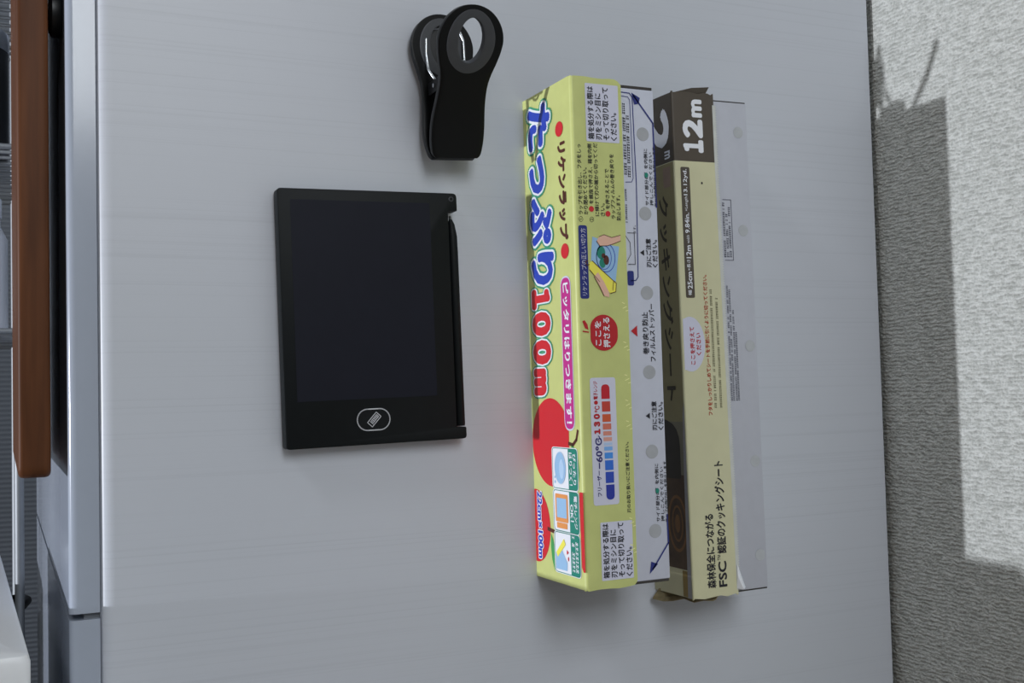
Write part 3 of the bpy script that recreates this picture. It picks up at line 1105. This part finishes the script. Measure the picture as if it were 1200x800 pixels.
rows_main = sorted(set([0, 0.4, 0.8, 1.6, 2.5, 4] + [i * 2.0 for i in range(3, 20)] + [40.2 + 13.8 * (1 - math.cos(math.pi * k / 28)) for k in range(29)] + [68.2, 68.8, 69.3, 69.7, 69.9, 70]))
rows_ins = sorted([40.0 + 14.0 * (1 - math.cos(math.pi * k / 24)) for k in range(25)] + [44.7 + 9.9 * (1 - math.cos(math.pi * k / 24)) for k in range(25)])
FRONT = curve_pts([(0, -13.0), (8, -15.6), (18, -19.5), (28, -25.6), (38, -33.0), (48, -39.6), (56, -43.6), (63, -46.0)])
BACK = curve_pts([(0, -10.0), (8, -7.8), (18, -6.4), (30, -5.6), (45, -5.2), (58, -5.0), (71, -5.0)])
for cp, nm in ((FRONT, 'front'), (BACK, 'back')):
    lv = lever('lever', cp, 3.0, M['clip_black'], cl, half_width, ell(54.0, 13.7, 11.2), rows_main)
    lever('ring_insert', cp, 3.5, M['clip_grey'], lv, ell(54, 14.0, 11.5), ell(54.6, 9.9, 6.3), rows_ins, bev=0.9)
# wire spring between the levers
bm = bmesh.new()
pts = [(-8.6, -7.6, 57), (-9.2, -7.8, 50), (-9.0, -9.0, 42), (-7.6, -11.5, 37.5)]
for k in range(65):
    a = math.pi * 0.25 + 2 * math.pi * 4 * k / 64
    pts.append((-6.4 + 12.8 * k / 64, -15.0 + 4.4 * math.cos(a), 33 + 4.4 * math.sin(a)))
pts += [(7.6, -11.5, 38), (9.6, -8.8, 44.5), (10.0, -7.8, 50), (10.2, -7.6, 57.5), (8.6, -7.6, 61.5)]
add_tube(bm, pts, 0.7, 8)
from_bm('spring', bm, M['steel'], cl, smooth=60)
bm = bmesh.new()
add_tube(bm, [(-9.6, -15.0, 33), (9.6, -15.0, 33)], 1.0, 10)
from_bm('hinge_pin', bm, M['steel'], cl, smooth=60)
for s in (-1, 1):
    bm = bmesh.new()
    add_box(bm, (s * 8.2 - 0.8, -22.5, 30), (s * 8.2 + 0.8, -6.5, 36), 0.4)
    from_bm('hinge_lug', bm, M['clip_black'], cl)
for z in (22, 54):
    bm = bmesh.new()
    add_tube(bm, [(0, 0, z - 4), (0, -4.2, z - 4)], 9 if z < 40 else 13, 24)
    from_bm('magnet', bm, M['black_plastic'], cl, smooth=40)

# ================================================================== LEFT: BOARD, HOOK, RACK, SINK SIDE
bd = root('cutting_board', (-223.5, 4.5, 59), 0)
tag(bd, 'dark brown wooden board hanging upright beside the fridge door', 'board')
bm = bmesh.new()
poly = round_poly([(0, 0), (240, 0), (240, 340), (0, 340)], 5, 6)
add_prism(bm, poly, lambda y, z: (-6.2, y, z), lambda y, z: (6.2, y, z))
bmesh.ops.recalc_face_normals(bm, faces=bm.faces[:])
es = [e for e in bm.edges if abs(e.verts[0].co.x - e.verts[1].co.x) < 1e-6]
bmesh.ops.bevel(bm, geom=es, offset=2.0, segments=3, profile=0.5, affect='EDGES')
from_bm('panel', bm, M['board'], bd, smooth=40)
hk = root('magnetic_hook', (-211.0, 24, 258), 0)
tag(hk, 'round black magnetic hook between the wooden board and the fridge door', 'hook')
bm = bmesh.new()
add_tube(bm, [(0, 0, 0), (-1.2, 0, 0), (-4.2, 0, 0), (-5.4, 0, 0)], [9, 10, 10, 8], 24)
from_bm('magnet', bm, M['black_plastic'], hk, smooth=40)
bm = bmesh.new()
add_tube(bm, [(-5, 0, 2), (-6.3, 0, 2)], 2.0, 12)
from_bm('peg', bm, M['black_plastic'], hk, smooth=40)

# kitchen counter with a plastic rack and a dark pot
ct = root('counter', (-520, 60, -1000), 0)
tag(ct, 'low dark kitchen counter beneath the white plastic rack', 'counter')
bm = bmesh.new()
add_box(bm, (-300, -200, 0), (294, 900, 810), 2)
from_bm('cupboard', bm, M['counter'], ct)
bm = bmesh.new()
add_box(bm, (-305, -215, 810), (296, 905, 840), 3)
from_bm('worktop', bm, M['counter'], ct)

rk = root('plastic_rack', (-236, 30, -160), 0)
tag(rk, 'white plastic dish rack with a raised rim standing on the counter', 'dish rack')
RX0, RX1, RY0, RY1, RZ = -270.0, 9.0, -110.0, 190.0, 166.0
outer = round_poly([(RX0, RY0), (RX1, RY0), (RX1 - 10, RY1), (RX0, RY1)], [14, 3.5, 20, 14], 6)
inner = round_poly([(RX0 + 12, RY0 + 22), (RX1 - 11, RY0 + 22), (RX1 - 22, RY1 - 14), (RX0 + 12, RY1 - 14)], [8, 9, 10, 8], 6)


def shell(bm, levels):
    rings = []
    for poly, z in levels:
        rings.append([bm.verts.new((x, y, z)) for x, y in poly])
    for A, B in zip(rings, rings[1:]):
        n_ = len(A)
        for k in range(n_):
            bm.faces.new((A[k], A[(k + 1) % n_], B[(k + 1) % n_], B[k]))
    return rings


def shrink(poly, d):
    cx = sum(p[0] for p in poly) / len(poly)
    cy = sum(p[1] for p in poly) / len(poly)
    out = []
    for x, y in poly:
        v_ = Vector((x - cx, y - cy))
        l_ = v_.length
        v_ *= (l_ - d) / l_
        out.append((cx + v_.x, cy + v_.y))
    return out


bm = bmesh.new()
R_ = shell(bm, [(shrink(outer, 6), 0), (shrink(outer, 1.5), RZ - 26), (shrink(outer, 0), RZ - 22), (shrink(outer, 0), RZ - 3), (shrink(outer, 1.0), RZ - 0.8), (shrink(outer, 3.0), RZ), (shrink(inner, -2), RZ), (inner, RZ - 1.5), (shrink(inner, 6), 20)])
bm.faces.new(R_[0])
bm.faces.new(R_[-1])
from_bm('basin', bm, M['white_plastic'], rk, smooth=40)
for k in range(6):
    bm = bmesh.new()
    y = RY0 + 40 + k * 38
    add_tube(bm, [(RX0 + 20, y, 22), (RX1 - 34, y, 22)], 1.6, 8)
    from_bm('drain_bar', bm, M['white_plastic'], rk, smooth=60)

pt = root('stock_pot', (-336, 420, -160), 0)
tag(pt, 'dark cooking pot with a rim on the counter behind the white rack', 'pot')
bm = bmesh.new()
add_lathe(bm, [(86, 0), (94, 6), (97, 120), (100, 122), (100, 126), (95, 126), (92, 120), (90, 10)], 48)
from_bm('pot_body', bm, M['pot'], pt, smooth=35)
for s in (-1, 1):
    bm = bmesh.new()
    add_tube(bm, [(s * 96, -18, 100), (s * 112, -18, 102), (s * 116, 0, 103), (s * 112, 18, 102), (s * 96, 18, 100)], 4, 8)
    from_bm('handle', bm, M['black_plastic'], pt, smooth=60)

# steel rack behind the board
sr = root('steel_rack', (-225, 360, -160), 0)
tag(sr, 'slim steel shelf rack standing behind the wooden board', 'rack')
for x in (0, -300):
    for y in (0, 240):
        bm = bmesh.new()
        add_tube(bm, [(x, y, 0), (x, y, 760)], 3.2, 12)
        from_bm('post', bm, M['rack_steel'], sr, smooth=60)
for z in (300, 430, 560):
    bm = bmesh.new()
    for k in range(13):
        add_tube(bm, [(-300, k * 20, z), (0, k * 20, z)], 1.4, 6)
    add_tube(bm, [(-300, 0, z), (0, 0, z)], 2.2, 8)
    add_tube(bm, [(-300, 240, z), (0, 240, z)], 2.2, 8)
    from_bm('wire_shelf', bm, M['rack_steel'], sr, smooth=60)
for nm, lab, cat, prof, mm_, zs, xx in (
        ('tea_canister', 'black canister with steel lid on the steel rack shelf', 'canister', [(34, 0), (36, 2), (36, 84), (34, 86), (20, 88), (6, 88)], 'black_plastic', 431.5, -258),
        ('steel_cup', 'plain steel cup on the upper rack shelf', 'cup', [(30, 0), (32, 3), (36, 92), (37, 94), (34, 94), (30, 6)], 'steel', 561.5, -258),
        ('white_jar', 'small white jar on the lowest rack shelf', 'jar', [(30, 0), (33, 4), (33, 70), (28, 80), (28, 92), (26, 94)], 'white_plastic', 301.5, -256)):
    o = root(nm, (xx - 8, 420, zs - 160), 0)
    tag(o, lab, cat)
    bm = bmesh.new()
    add_lathe(bm, prof, 32)
    b_ = from_bm('vessel', bm, M[mm_], o, smooth=35)
    bm = bmesh.new()
    if nm != 'steel_cup':
        r_ = 36.6 if nm == 'tea_canister' else 29
        z_ = 80 if nm == 'tea_canister' else 86
        add_lathe(bm, [(r_, z_), (r_, z_ + 14), (r_ - 2, z_ + 16), (4, z_ + 16)], 32)
        from_bm('lid', bm, M['steel'] if nm == 'tea_canister' else M['white_plastic'], o, smooth=35)
    else:
        bm.free()
